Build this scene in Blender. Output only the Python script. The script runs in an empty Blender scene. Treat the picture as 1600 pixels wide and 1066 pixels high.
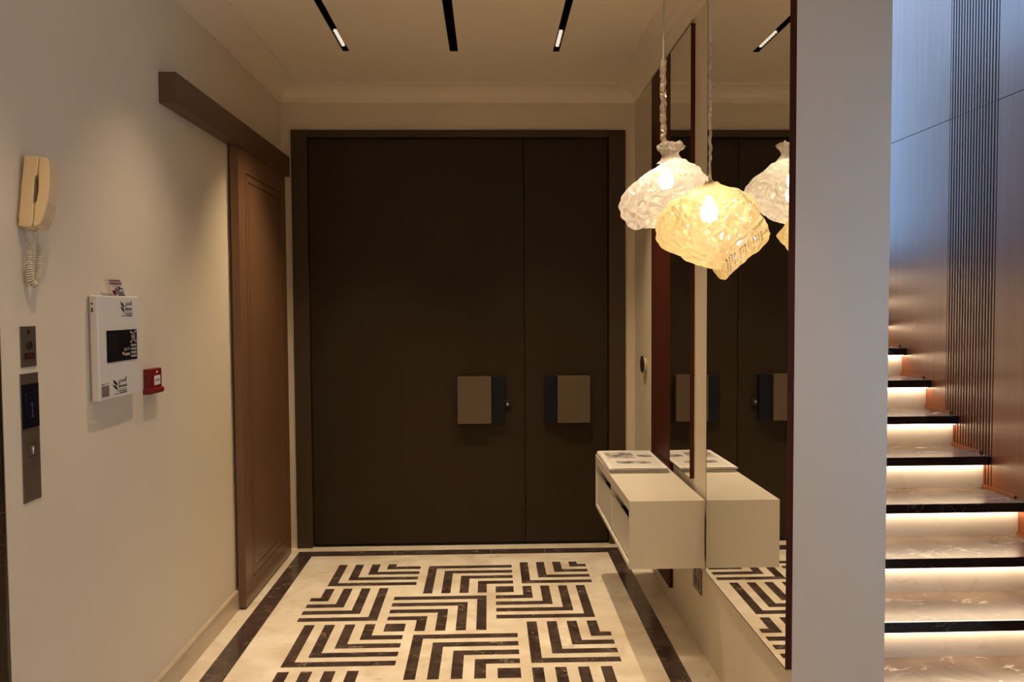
import bpy, bmesh, math, random
from mathutils import Vector, Matrix, noise

random.seed(7)
S = bpy.context.scene
C = S.collection

# ------------------------------------------------------------------ camera
FPX = 1266.55
cam_d = bpy.data.cameras.new('camera')
cam = bpy.data.objects.new('camera', cam_d)
C.objects.link(cam)
cam_d.sensor_fit = 'HORIZONTAL'
cam_d.sensor_width = 36.0
cam_d.lens = 36.0 * FPX / 1600.0
cam_d.clip_start = 0.02
r_ = Vector((0.99958529, -0.02812956, -0.00616304))
u_ = Vector((0.0073301, 0.04157599, 0.99910846))
f_ = Vector((0.02784825, 0.99873929, -0.04176494))
cam.matrix_world = Matrix(((r_.x, u_.x, -f_.x, 0), (r_.y, u_.y, -f_.y, 0), (r_.z, u_.z, -f_.z, 1.58), (0, 0, 0, 1)))
S.camera = cam

# ------------------------------------------------------------------ world, exposure
S.view_settings.view_transform = 'Standard'
S.view_settings.look = 'None'
S.view_settings.exposure = 0.28
S.view_settings.gamma = 1.0
S.view_settings.use_curve_mapping = False
W = bpy.data.worlds.new('daylight')
S.world = W
W.use_nodes = True
bg = W.node_tree.nodes['Background']
bg.inputs[0].default_value = (0.31, 0.59, 1.0, 1)
bg.inputs[1].default_value = 7.5


def area(name, loc, rot, sx, sy, power=0.0, col=(1, 1, 1), portal=False):
    l = bpy.data.lights.new(name, 'AREA')
    l.shape = 'RECTANGLE'
    l.size, l.size_y = sx, sy
    l.energy = power
    l.color = col
    if portal:
        l.cycles.is_portal = True
    o = bpy.data.objects.new(name, l)
    C.objects.link(o)
    o.location = loc
    o.rotation_euler = rot
    return o


def spot(name, loc, power, size, blend, col, radius=0.015, tilt=(0, 0, 0)):
    l = bpy.data.lights.new(name, 'SPOT')
    l.energy = power
    l.spot_size = math.radians(size)
    l.spot_blend = blend
    l.color = col
    l.shadow_soft_size = radius
    o = bpy.data.objects.new(name, l)
    C.objects.link(o)
    o.location = loc
    o.rotation_euler = tilt
    return o


WARM = (1.0, 0.75, 0.47)
SPOT_P = 132.0
BULB_P = .33
LED_E = 23.0
FILL_UPLIGHT_P = 130.0

XW_ = 2.4736
# daylight enters through unseen windows; the upper side one is added for blue reflections (portals only guide the sky light)
area('window_portal_stair', (1.866, 6.98, 3.85), (math.radians(-90), 0, 0), 1.1, 3.6, portal=True)
area('window_portal_lounge', (XW_ - .005, 1.55, 1.5), (0, math.radians(90), 0), 1.2, .9, portal=True)
area('added_window_portal', (1.25, 4.9, 4.5), (0, math.radians(-90), 0), 2.4, 3.4, portal=True)

# ------------------------------------------------------------------ dimensions
XL, XR, D = -1.3397, 0.9618, 5.3337
XP = 1.2615          # stair side of the right wall
XW = 2.4736          # timber wall of the stairs
YE = 2.5277          # near end of right wall
LE = 2.2612          # near end of left wall
ZC = 3.0             # ceiling
XM = XR - 0.02       # mirror faces
YB = -3.0            # rear wall
XLL = -3.2           # far left wall


# ------------------------------------------------------------------ materials
def mat(name, col=(.5, .5, .5), rough=.5, metal=0.0, coat=0.0, spec=0.5, nvar=0.0, nscale=6.0, bump=0.0, bscale=120.0,
        emit=None, estr=0.0):
    m = bpy.data.materials.new(name)
    m.use_nodes = True
    nt = m.node_tree
    b = nt.nodes['Principled BSDF']
    b.inputs['Base Color'].default_value = (*col, 1)
    b.inputs['Roughness'].default_value = rough
    b.inputs['Metallic'].default_value = metal
    b.inputs['Coat Weight'].default_value = coat
    b.inputs['Coat Roughness'].default_value = .12
    b.inputs['Specular IOR Level'].default_value = spec
    if emit:
        b.inputs['Emission Color'].default_value = (*emit, 1)
        b.inputs['Emission Strength'].default_value = estr
    tc = nt.nodes.new('ShaderNodeTexCoord')
    if nvar > 0:
        n = nt.nodes.new('ShaderNodeTexNoise')
        n.inputs['Scale'].default_value = nscale
        n.inputs['Detail'].default_value = 5
        nt.links.new(tc.outputs['Object'], n.inputs['Vector'])
        mx = nt.nodes.new('ShaderNodeMix')
        mx.data_type = 'RGBA'
        mx.inputs[6].default_value = (*[c * (1 - nvar) for c in col], 1)
        mx.inputs[7].default_value = (*[min(1, c * (1 + nvar)) for c in col], 1)
        nt.links.new(n.outputs['Fac'], mx.inputs[0])
        nt.links.new(mx.outputs[2], b.inputs['Base Color'])
    if bump > 0:
        n2 = nt.nodes.new('ShaderNodeTexNoise')
        n2.inputs['Scale'].default_value = bscale
        nt.links.new(tc.outputs['Object'], n2.inputs['Vector'])
        bp = nt.nodes.new('ShaderNodeBump')
        bp.inputs['Strength'].default_value = bump
        bp.inputs['Distance'].default_value = .01
        nt.links.new(n2.outputs['Fac'], bp.inputs['Height'])
        nt.links.new(bp.outputs['Normal'], b.inputs['Normal'])
    return m


def marble(name, c0, c1, vein, rough=.18, scale=2.2, vein_w=.03, vein_amt=.7, vscale=2.6):
    """stone: cloudy body between c0 and c1 with thin wandering veins"""
    m = bpy.data.materials.new(name)
    m.use_nodes = True
    nt = m.node_tree
    N, L = nt.nodes, nt.links
    b = N['Principled BSDF']
    b.inputs['Roughness'].default_value = rough
    tc = N.new('ShaderNodeTexCoord')
    n = N.new('ShaderNodeTexNoise')
    n.inputs['Scale'].default_value = scale
    n.inputs['Detail'].default_value = 7
    n.inputs['Distortion'].default_value = .8
    L.new(tc.outputs['Object'], n.inputs['Vector'])
    cr = N.new('ShaderNodeValToRGB')
    cr.color_ramp.elements[0].position = .3
    cr.color_ramp.elements[0].color = (*c0, 1)
    cr.color_ramp.elements[1].position = .7
    cr.color_ramp.elements[1].color = (*c1, 1)
    L.new(n.outputs['Fac'], cr.inputs['Fac'])
    # veins: narrow band around the mid value of a distorted noise, broken up by another
    v = N.new('ShaderNodeTexNoise')
    v.inputs['Scale'].default_value = vscale
    v.inputs['Detail'].default_value = 4
    v.inputs['Distortion'].default_value = 1.6
    mp = N.new('ShaderNodeMapping')
    mp.inputs['Rotation'].default_value = (.3, .2, .7)
    mp.inputs['Scale'].default_value = (1, 2.2, 1.4)
    L.new(tc.outputs['Object'], mp.inputs['Vector'])
    L.new(mp.outputs['Vector'], v.inputs['Vector'])
    s = N.new('ShaderNodeMath')
    s.operation = 'SUBTRACT'
    s.inputs[1].default_value = .5
    L.new(v.outputs['Fac'], s.inputs[0])
    a = N.new('ShaderNodeMath')
    a.operation = 'ABSOLUTE'
    L.new(s.outputs[0], a.inputs[0])
    mr = N.new('ShaderNodeMapRange')
    mr.inputs['From Min'].default_value = 0
    mr.inputs['From Max'].default_value = vein_w
    mr.inputs['To Min'].default_value = 1
    mr.inputs['To Max'].default_value = 0
    L.new(a.outputs[0], mr.inputs['Value'])
    k = N.new('ShaderNodeTexNoise')
    k.inputs['Scale'].default_value = vscale * 1.7
    L.new(tc.outputs['Object'], k.inputs['Vector'])
    kr = N.new('ShaderNodeMapRange')
    kr.inputs['From Min'].default_value = .5
    kr.inputs['From Max'].default_value = .68
    L.new(k.outputs['Fac'], kr.inputs['Value'])
    mu = N.new('ShaderNodeMath')
    mu.operation = 'MULTIPLY'
    L.new(mr.outputs[0], mu.inputs[0])
    L.new(kr.outputs[0], mu.inputs[1])
    mu2 = N.new('ShaderNodeMath')
    mu2.operation = 'MULTIPLY'
    mu2.inputs[1].default_value = vein_amt
    L.new(mu.outputs[0], mu2.inputs[0])
    mx = N.new('ShaderNodeMix')
    mx.data_type = 'RGBA'
    L.new(mu2.outputs[0], mx.inputs[0])
    L.new(cr.outputs['Color'], mx.inputs[6])
    mx.inputs[7].default_value = (*vein, 1)
    L.new(mx.outputs[2], b.inputs['Base Color'])
    return m


def wood(name, c0, c1, rough=.4, coat=.3, axis='z', scale=1.0, spec=.5):
    m = bpy.data.materials.new(name)
    m.use_nodes = True
    nt = m.node_tree
    N, L = nt.nodes, nt.links
    b = N['Principled BSDF']
    b.inputs['Roughness'].default_value = rough
    b.inputs['Coat Weight'].default_value = coat
    b.inputs['Specular IOR Level'].default_value = spec
    b.inputs['Coat Roughness'].default_value = .33
    tc = N.new('ShaderNodeTexCoord')
    mp = N.new('ShaderNodeMapping')
    sc = {'z': (18, 18, .7), 'y': (18, .7, 18), 'x': (.7, 18, 18)}[axis]
    mp.inputs['Scale'].default_value = [q * scale for q in sc]
    L.new(tc.outputs['Object'], mp.inputs['Vector'])
    n = N.new('ShaderNodeTexNoise')
    n.inputs['Scale'].default_value = 1.6
    n.inputs['Detail'].default_value = 8
    n.inputs['Roughness'].default_value = .62
    n.inputs['Distortion'].default_value = .35
    L.new(mp.outputs['Vector'], n.inputs['Vector'])
    cr = N.new('ShaderNodeValToRGB')
    cr.color_ramp.elements[0].position = .32
    cr.color_ramp.elements[0].color = (*c0, 1)
    cr.color_ramp.elements[1].position = .68
    cr.color_ramp.elements[1].color = (*c1, 1)
    L.new(n.outputs['Fac'], cr.inputs['Fac'])
    L.new(cr.outputs['Color'], b.inputs['Base Color'])
    return m


M = {}
M['paint'] = mat('cream_wall_paint', (.73, .655, .525), .55, nvar=.03, nscale=1.5, bump=.03, bscale=260)
M['ceil'] = mat('ceiling_paint', (.90, .81, .69), .6, nvar=.02, nscale=1.2)
M['cornice'] = mat('cornice_plaster', (.86, .77, .65), .5, nvar=.02, nscale=3)
M['base'] = marble('skirting_stone', (.46, .37, .26), (.56, .47, .35), (.7, .62, .5), .25, vein_amt=.3)
M['cream'] = marble('cream_marble', (.69, .59, .45), (.92, .86, .75), (.46, .32, .19), .18, scale=4.2, vein_w=.018, vein_amt=.6)
M['dark'] = marble('dark_brown_marble', (.042, .026, .023), (.098, .067, .058), (.60, .47, .30), .18, scale=9, vein_w=.016, vein_amt=.8, vscale=6)
M['door'] = mat('dark_bronze_door', (.032, .021, .012), .42, spec=.18, nvar=.10, nscale=2.5, bump=.02, bscale=300)
M['frame'] = mat('bronze_door_frame', (.062, .043, .026), .42, spec=.25, nvar=.08, nscale=3)
M['slide'] = mat('brown_lacquer', (.19, .098, .052), .38, nvar=.05, nscale=2, coat=.2)
M['slide_dark'] = mat('brown_lacquer_groove', (.05, .026, .015), .5)
M['rail'] = mat('brown_lacquer_pelmet', (.125, .066, .042), .42, nvar=.05, nscale=3)
M['mahog'] = wood('mahogany_veneer', (.052, .012, .007), (.085, .022, .012), .5, .0, spec=.12)
M['mirror'] = mat('mirror_silver', (.90, .90, .88), .0, 1.0)
M['cab'] = mat('cream_lacquer', (.75, .70, .61), .32, coat=.2, nvar=.015, nscale=2)
M['cab_in'] = mat('cabinet_inside_shade', (.10, .065, .04), .6, nvar=.1)  # shadow inside the cabinet is put into this dark colour
M['black'] = mat('black_plastic', (.012, .012, .012), .35)
M['slot'] = mat('black_slot_metal', (.006, .006, .006), .7, spec=.2)
M['steel'] = mat('brushed_steel', (.30, .26, .22), .36, .9, nvar=.06, nscale=40)
M['chrome'] = mat('bright_steel', (.65, .63, .60), .18, 1.0)
M['glassblk'] = mat('black_display_glass', (.008, .008, .012), .06, coat=.5)
M['ivory'] = mat('ivory_plastic', (.70, .56, .35), .32, coat=.1, nvar=.02)
M['ivory_dk'] = mat('ivory_bracket_gap_shade', (.36, .26, .17), .5)  # darker ivory: wall bracket, and shade of the handset gap as colour
M['cordm'] = mat('ivory_coil_cord', (.70, .61, .45), .4)
M['whitebox'] = mat('white_enamel', (.74, .71, .67), .3, coat=.2)
M['red'] = mat('red_plastic', (.19, .008, .010), .35)
M['label'] = mat('white_label', (.75, .72, .68), .5)
M['ink'] = mat('black_ink', (.012, .008, .006), .6)
M['grey_btn'] = mat('grey_rubber_key', (.36, .33, .31), .5)
M['blue_btn'] = mat('teal_key', (.06, .22, .30), .5)
M['orange_btn'] = mat('orange_key', (.55, .18, .08), .5)
M['yellow_btn'] = mat('amber_key', (.55, .33, .06), .5)
M['bluedig'] = mat('blue_led_digit', (.02, .03, .1), .4, emit=(.08, .12, .6), estr=.035)
M['redlamp'] = mat('red_indicator', (.10, .01, .01), .3, coat=.4)
M['handle'] = mat('taupe_handle_plate', (.115, .082, .055), .42, spec=.3, nvar=.04, nscale=6)
M['navy'] = mat('navy_handle_recess', (.004, .006, .012), .4, spec=.25)
M['socket'] = wood('socket_plate_wood', (.16, .10, .065), (.24, .16, .10), .4, .2)
M['paper_edge'] = mat('newsprint_edge', (.64, .60, .56), .8, nvar=.2, nscale=60)
M['wire'] = mat('clear_cable', (.55, .50, .44), .3)
M['stone_top'] = marble('stair_brown_marble', (.12, .088, .068), (.25, .19, .148), (.90, .78, .62), .26, scale=3.5, vein_w=.022, vein_amt=1.0, vscale=3.2)
M['stone_black'] = marble('stair_black_edge', (.006, .006, .008), (.016, .015, .017), (.32, .30, .28), .12, scale=5, vein_w=.012, vein_amt=.5, vscale=4)
M['riser'] = marble('stair_riser_marble', (.56, .51, .45), (.68, .64, .59), (.40, .31, .22), .25, scale=3, vein_w=.03, vein_amt=.7)
M['led'] = mat('warm_led_strip', (1, .8, .6), .5, emit=(1.0, .74, .48), estr=LED_E)
M['veneer'] = wood('stair_wall_veneer', (.18, .047, .013), (.25, .072, .021), .42, 1.0, spec=.05)
M['slat'] = wood('stair_wall_slat_wood', (.18, .047, .013), (.25, .072, .021), .42, 1.0, spec=.05)
M['slat_back'] = mat('slat_backing', (.020, .009, .006), .7)
M['elev'] = marble('lift_lobby_dark_stone', (.014, .008, .006), (.035, .020, .014), (.30, .2, .12), .2, scale=4, vein_w=.008, vein_amt=.4, vscale=3)
M['bulb'] = mat('lit_bulb', (1, .9, .75), .4, emit=(1.0, .80, .52), estr=22)
M['lens'] = mat('lit_reflector', (.7, .66, .6), .2, .8, emit=(1, .85, .68), estr=.7)
M['brass'] = mat('lamp_holder', (.4, .33, .24), .4, .6)
M['glass'] = None
M['winframe'] = mat('window_frame_grey', (.2, .2, .21), .4)


def glass_mat():
    m = bpy.data.materials.new('window_glass')
    m.use_nodes = True
    nt = m.node_tree
    for n in list(nt.nodes):
        if n.type == 'BSDF_PRINCIPLED':
            nt.nodes.remove(n)
    out = nt.nodes['Material Output']
    t = nt.nodes.new('ShaderNodeBsdfTransparent')
    t.inputs[0].default_value = (.92, .95, .97, 1)
    g = nt.nodes.new('ShaderNodeBsdfGlossy')
    g.inputs['Roughness'].default_value = .02
    mx = nt.nodes.new('ShaderNodeMixShader')
    mx.inputs[0].default_value = .07
    nt.links.new(t.outputs[0], mx.inputs[1])
    nt.links.new(g.outputs[0], mx.inputs[2])
    nt.links.new(mx.outputs[0], out.inputs[0])
    return m


M['glass'] = glass_mat()


def plastic_bag(name, tint, transp, printed=None):
    """thin crumpled polythene: part clear, part milky, glossy creases"""
    m = bpy.data.materials.new(name)
    m.use_nodes = True
    nt = m.node_tree
    N, L = nt.nodes, nt.links
    for n in list(N):
        if n.type == 'BSDF_PRINCIPLED':
            N.remove(n)
    out = N['Material Output']
    tc = N.new('ShaderNodeTexCoord')
    wn = N.new('ShaderNodeTexNoise')
    wn.inputs['Scale'].default_value = 7
    wn.inputs['Detail'].default_value = 3
    L.new(tc.outputs['Object'], wn.inputs['Vector'])
    sc_ = N.new('ShaderNodeVectorMath')
    sc_.operation = 'MULTIPLY_ADD'
    sc_.inputs[1].default_value = (.16, .16, .16)
    L.new(wn.outputs['Color'], sc_.inputs[0])
    L.new(tc.outputs['Object'], sc_.inputs[2])
    vo = N.new('ShaderNodeTexVoronoi')
    vo.feature = 'DISTANCE_TO_EDGE'
    vo.inputs['Scale'].default_value = 17
    L.new(sc_.outputs[0], vo.inputs['Vector'])
    wv = N.new('ShaderNodeMapRange')
    wv.inputs['From Min'].default_value = 0
    wv.inputs['From Max'].default_value = .22
    L.new(vo.outputs['Distance'], wv.inputs['Value'])
    bp = N.new('ShaderNodeBump')
    bp.inputs['Strength'].default_value = .8
    bp.inputs['Distance'].default_value = .012
    L.new(wv.outputs[0], bp.inputs['Height'])
    tr = N.new('ShaderNodeBsdfTransparent')
    tr.inputs[0].default_value = (*tint, 1)
    tl = N.new('ShaderNodeBsdfTranslucent')
    tl.inputs[0].default_value = (*tint, 1)
    df = N.new('ShaderNodeBsdfDiffuse')
    df.inputs[0].default_value = (*tint, 1)
    gl = N.new('ShaderNodeBsdfGlossy')
    gl.inputs['Roughness'].default_value = .16
    gl.inputs[0].default_value = (1, .97, .92, 1)
    for n in (tl, df, gl):
        L.new(bp.outputs['Normal'], n.inputs['Normal'])
    m1 = N.new('ShaderNodeMixShader')
    m1.inputs[0].default_value = .4
    L.new(tl.outputs[0], m1.inputs[1])
    L.new(df.outputs[0], m1.inputs[2])
    m2 = N.new('ShaderNodeMixShader')
    m2.inputs[0].default_value = .27
    L.new(m1.outputs[0], m2.inputs[1])
    L.new(gl.outputs[0], m2.inputs[2])
    mr = N.new('ShaderNodeMapRange')
    mr.inputs['From Min'].default_value = 0
    mr.inputs['From Max'].default_value = 1
    mr.inputs['To Min'].default_value = transp * .35
    mr.inputs['To Max'].default_value = transp * 1.35
    L.new(wv.outputs[0], mr.inputs['Value'])
    m3 = N.new('ShaderNodeMixShader')
    L.new(mr.outputs[0], m3.inputs[0])
    L.new(m2.outputs[0], m3.inputs[1])
    L.new(tr.outputs[0], m3.inputs[2])
    L.new(m3.outputs[0], out.inputs[0])
    return m


M['bag_white'] = plastic_bag('clear_polythene', (.90, .86, .83), .30)
M['bag_yellow'] = plastic_bag('yellowed_polythene', (.93, .79, .50), .20)
M['sleeve'] = plastic_bag('cable_sleeve_film', (.92, .84, .74), .5)


def news_mat():
    """newspaper face: pale sheet, columns of tiny grey lines, grey picture blocks"""
    m = bpy.data.materials.new('newspaper_print')
    m.use_nodes = True
    nt = m.node_tree
    N, L = nt.nodes, nt.links
    b = N['Principled BSDF']
    b.inputs['Roughness'].default_value = .8
    tc = N.new('ShaderNodeTexCoord')
    sp = N.new('ShaderNodeSeparateXYZ')
    L.new(tc.outputs['Object'], sp.inputs[0])

    def mth(op, a, b_):
        q = N.new('ShaderNodeMath')
        q.operation = op
        for k, v in enumerate((a, b_)):
            if isinstance(v, (int, float)):
                q.inputs[k].default_value = v
            else:
                L.new(v, q.inputs[k])
        return q.outputs[0]

    def rect(x0, x1, y0, y1):
        a = mth('MULTIPLY', mth('GREATER_THAN', sp.outputs['X'], x0), mth('LESS_THAN', sp.outputs['X'], x1))
        c = mth('MULTIPLY', mth('GREATER_THAN', sp.outputs['Y'], y0), mth('LESS_THAN', sp.outputs['Y'], y1))
        return mth('MULTIPLY', a, c)

    def over(base, fac, col):
        q = N.new('ShaderNodeMix')
        q.data_type = 'RGBA'
        L.new(fac, q.inputs[0])
        if isinstance(base, tuple):
            q.inputs[6].default_value = base
        else:
            L.new(base, q.inputs[6])
        if isinstance(col, tuple):
            q.inputs[7].default_value = col
        else:
            L.new(col, q.inputs[7])
        return q.outputs[2]
    n = N.new('ShaderNodeTexNoise')
    n.inputs['Scale'].default_value = 16
    n.inputs['Detail'].default_value = 4
    L.new(tc.outputs['Object'], n.inputs['Vector'])
    cr = N.new('ShaderNodeValToRGB')
    cr.color_ramp.elements[0].position = .38
    cr.color_ramp.elements[0].color = (.10, .095, .09, 1)
    cr.color_ramp.elements[1].position = .62
    cr.color_ramp.elements[1].color = (.50, .46, .43, 1)
    L.new(n.outputs['Fac'], cr.inputs['Fac'])
    tl = mth('GREATER_THAN', mth('FRACT', mth('MULTIPLY', sp.outputs['Y'], 90.0), 0), .5)
    n2 = N.new('ShaderNodeTexNoise')
    n2.inputs['Scale'].default_value = 130
    L.new(tc.outputs['Object'], n2.inputs['Vector'])
    tl = mth('MULTIPLY', tl, mth('GREATER_THAN', n2.outputs['Fac'], .42))
    c = over((.72, .69, .67, 1), mth('MULTIPLY', rect(-.13, .13, -.22, .24), mth('MULTIPLY', tl, .45)), (.2, .19, .18, 1))
    c = over(c, rect(-.12, .03, .02, .20), cr.outputs['Color'])
    c = over(c, rect(-.09, .09, -.13, -.06), cr.outputs['Color'])
    c = over(c, rect(.05, .13, .05, .12), cr.outputs['Color'])

    class mx:
        outputs = [None, None, c]
    L.new(mx.outputs[2], b.inputs['Base Color'])
    return m


M['news'] = news_mat()

# ------------------------------------------------------------------ mesh helpers
ORG = {}


class MB:
    def __init__(s):
        s.bm = bmesh.new()

    def box(s, x0, x1, y0, y1, z0, z1):
        x0, x1 = sorted((x0, x1)); y0, y1 = sorted((y0, y1)); z0, z1 = sorted((z0, z1))
        v = [s.bm.verts.new(p) for p in ((x0, y0, z0), (x1, y0, z0), (x1, y1, z0), (x0, y1, z0),
                                         (x0, y0, z1), (x1, y0, z1), (x1, y1, z1), (x0, y1, z1))]
        for f in ((0, 3, 2, 1), (4, 5, 6, 7), (0, 1, 5, 4), (1, 2, 6, 5), (2, 3, 7, 6), (3, 0, 4, 7)):
            s.bm.faces.new([v[i] for i in f])
        return s

    def prism(s, pts, axis, a, b):
        """extrude a 2-D outline along axis 'x','y','z' from a to b"""
        def P(p, t):
            return {'x': (t, p[0], p[1]), 'y': (p[0], t, p[1]), 'z': (p[0], p[1], t)}[axis]
        lo = [s.bm.verts.new(P(p, a)) for p in pts]
        hi = [s.bm.verts.new(P(p, b)) for p in pts]
        s.bm.faces.new(lo)
        s.bm.faces.new(hi)
        n = len(pts)
        for i in range(n):
            s.bm.faces.new((lo[i], lo[(i + 1) % n], hi[(i + 1) % n], hi[i]))
        return s

    def cyl(s, c, axis, r, a, b, n=20, r2=None):
        r2 = r if r2 is None else r2
        def P(t, rr, k):
            ca, sa = math.cos(2 * math.pi * k / n) * rr, math.sin(2 * math.pi * k / n) * rr
            return {'x': (t, c[0] + ca, c[1] + sa), 'y': (c[0] + ca, t, c[1] + sa), 'z': (c[0] + ca, c[1] + sa, t)}[axis]
        lo = [s.bm.verts.new(P(a, r, k)) for k in range(n)]
        hi = [s.bm.verts.new(P(b, r2, k)) for k in range(n)]
        s.bm.faces.new(lo)
        s.bm.faces.new(hi)
        for i in range(n):
            s.bm.faces.new((lo[i], lo[(i + 1) % n], hi[(i + 1) % n], hi[i]))
        return s

    def tube(s, pts, rad, n=8, caps=True):
        pts = [Vector(p) for p in pts]
        if not hasattr(rad, '__len__'):
            rad = [rad] * len(pts)
        rings = []
        up = Vector((0.31, 0.87, 0.38)).normalized()
        for i, p in enumerate(pts):
            t = (pts[min(i + 1, len(pts) - 1)] - pts[max(i - 1, 0)]).normalized()
            a = up - t * up.dot(t)
            if a.length < 1e-4:
                a = Vector((1, 0, 0)) - t * t.x
            a.normalize()
            up = a
            b2 = t.cross(a)
            rings.append([s.bm.verts.new(p + (a * math.cos(2 * math.pi * k / n) + b2 * math.sin(2 * math.pi * k / n)) * rad[i]) for k in range(n)])
        for i in range(len(rings) - 1):
            for k in range(n):
                s.bm.faces.new((rings[i][k], rings[i][(k + 1) % n], rings[i + 1][(k + 1) % n], rings[i + 1][k]))
        if caps:
            s.bm.faces.new(rings[0])
            s.bm.faces.new(rings[-1])
        return s

    def lathe(s, prof, c, n=24):
        """prof: (radius, z) list about vertical axis at c=(x,y)"""
        rings = []
        for r, z in prof:
            rings.append([s.bm.verts.new((c[0] + r * math.cos(2 * math.pi * k / n), c[1] + r * math.sin(2 * math.pi * k / n), z)) for k in range(n)])
        for i in range(len(rings) - 1):
            for k in range(n):
                s.bm.faces.new((rings[i][k], rings[i][(k + 1) % n], rings[i + 1][(k + 1) % n], rings[i + 1][k]))
        s.bm.faces.new(rings[0])
        s.bm.faces.new(rings[-1])
        return s

    def build(s, name, m, parent=None, bevel=0.0, smooth=False, seg=2, origin=None):
        bm = s.bm
        bmesh.ops.recalc_face_normals(bm, faces=bm.faces[:])
        if bevel > 0:
            bmesh.ops.bevel(bm, geom=bm.edges[:], offset=bevel, segments=seg, affect='EDGES', profile=.5, clamp_overlap=True)
        if parent is not None:
            o0 = ORG[parent.name]
        else:
            if origin is None:
                lo = Vector((min(v.co.x for v in bm.verts), min(v.co.y for v in bm.verts), min(v.co.z for v in bm.verts)))
                hi = Vector((max(v.co.x for v in bm.verts), max(v.co.y for v in bm.verts), max(v.co.z for v in bm.verts)))
                origin = Vector(((lo.x + hi.x) / 2, (lo.y + hi.y) / 2, lo.z))
            o0 = Vector(origin)
        for v in bm.verts:
            v.co -= o0
        me = bpy.data.meshes.new(name)
        bm.to_mesh(me)
        bm.free()
        if smooth:
            for p in me.polygons:
                p.use_smooth = True
        me.materials.append(m)
        ob = bpy.data.objects.new(name, me)
        C.objects.link(ob)
        if parent is not None:
            ob.parent = parent
        else:
            ob.location = o0
        ORG[ob.name] = o0
        return ob


def empty(name, loc):
    o = bpy.data.objects.new(name, None)
    C.objects.link(o)
    o.empty_display_size = .05
    o.location = loc
    ORG[o.name] = Vector(loc)
    return o


def tag(o, label, cat, group=None):
    o['label'] = label
    o['category'] = cat
    if group:
        o['group'] = group
    return o


def struct(o, label=None, cat=None):
    o['kind'] = 'structure'
    if label:
        o['label'] = label
    if cat:
        o['category'] = cat
    return o


def text_mesh(txt, size):
    """outline lettering turned into flat polygons (x right, y up)"""
    cu = bpy.data.curves.new('lettering', 'FONT')
    cu.body = txt
    cu.size = size
    cu.extrude = 0
    cu.resolution_u = 3
    cu.offset = size * .022
    ob = bpy.data.objects.new('lettering', cu)
    C.objects.link(ob)
    bpy.context.view_layer.update()
    dg = bpy.context.evaluated_depsgraph_get()
    me = bpy.data.meshes.new_from_object(ob.evaluated_get(dg))
    V = [tuple(v.co) for v in me.vertices]
    F = [tuple(p.vertices) for p in me.polygons]
    bpy.data.objects.remove(ob)
    bpy.data.curves.remove(cu)
    bpy.data.meshes.remove(me)
    return V, F


def wall_text(mb, txt, size, X, y, z, width=None):
    """lettering on a face that looks along +X: reads towards +Y, starts at (y, z)"""
    V, F = text_mesh(txt, size)
    if not V:
        return
    x0 = min(v[0] for v in V); x1 = max(v[0] for v in V)
    k = 1.0 if width is None else width / max(1e-6, x1 - x0)
    vs = [mb.bm.verts.new((X, y + (v[0] - x0) * k, z + v[1])) for v in V]
    for f in F:
        try:
            mb.bm.faces.new([vs[i] for i in f])
        except ValueError:
            pass


# ================================================================== SETTING
# floor ------------------------------------------------------------
fl = MB().box(XLL, XW + .1, YB, 7.0, -.12, 0).build('floor', M['cream'], origin=(0, 3, 0))
struct(fl, 'cream marble floor inlaid with dark angular stripes', 'floor')

UX, X0 = .0503, -.981
UY, Y0 = .0473, 4.905
IMIN, IMAX, JMIN = 0, 31, -1


def clip_rect(a):
    i0, i1, j0, j1 = a
    i0, i1, j0 = max(i0, IMIN), min(i1, IMAX), max(j0, JMIN)
    return (i0, i1, j0, j1) if i1 > i0 and j1 > j0 else None


def tile(rects, m=M['dark'], name='dark_tile', h=.0012):
    """one stone inlay made of an arm and a foot, cut as one L outline"""
    rs = [q for q in map(clip_rect, rects) if q]
    if not rs:
        return
    cells = set()
    for i0, i1, j0, j1 in rs:
        for i in range(i0, i1):
            for j in range(j0, j1):
                cells.add((i, j))
    bm = bmesh.new()
    vv = {}

    def V(i, j, z):
        k = (i, j, z)
        if k not in vv:
            vv[k] = bm.verts.new((X0 + i * UX, Y0 - j * UY, z))
        return vv[k]
    for i, j in cells:
        bm.faces.new((V(i, j, h), V(i, j + 1, h), V(i + 1, j + 1, h), V(i + 1, j, h)))
        for (a, b2, c2, d2, nb) in ((i, j, i + 1, j, (i, j - 1)), (i + 1, j, i + 1, j + 1, (i + 1, j)),
                                    (i + 1, j + 1, i, j + 1, (i, j + 1)), (i, j + 1, i, j, (i - 1, j))):
            if nb not in cells:
                bm.faces.new((V(a, b2, h), V(c2, d2, h), V(c2, d2, 0), V(a, b2, 0)))
    bmesh.ops.dissolve_limit(bm, angle_limit=.01, verts=bm.verts[:], edges=bm.edges[:])
    t = MB()
    t.bm.free()
    t.bm = bm
    o = t.build(name, m, fl)
    return o


NJ = 98


def arm(i0, T, kind):
    for k in range(4):
        q = 2 * k
        if kind == 'A':    # corner near-left
            tile([(i0 + q, i0 + q + 1, T, T + 10 - q), (i0 + q, i0 + 10, T + 9 - q, T + 10 - q)])
        elif kind == 'B':  # corner near-right
            tile([(i0 + 9 - q, i0 + 10 - q, T, T + 10 - q), (i0, i0 + 10 - q, T + 9 - q, T + 10 - q)])
        elif kind == 'C':  # corner far-left
            tile([(i0 + q, i0 + q + 1, T + q, T + 10), (i0 + q, i0 + 10, T + q, T + q + 1)])
        elif kind == 'D':  # corner far-right
            tile([(i0 + 9 - q, i0 + 10 - q, T + q, T + 10), (i0, i0 + 10 - q, T + q, T + q + 1)])


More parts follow.
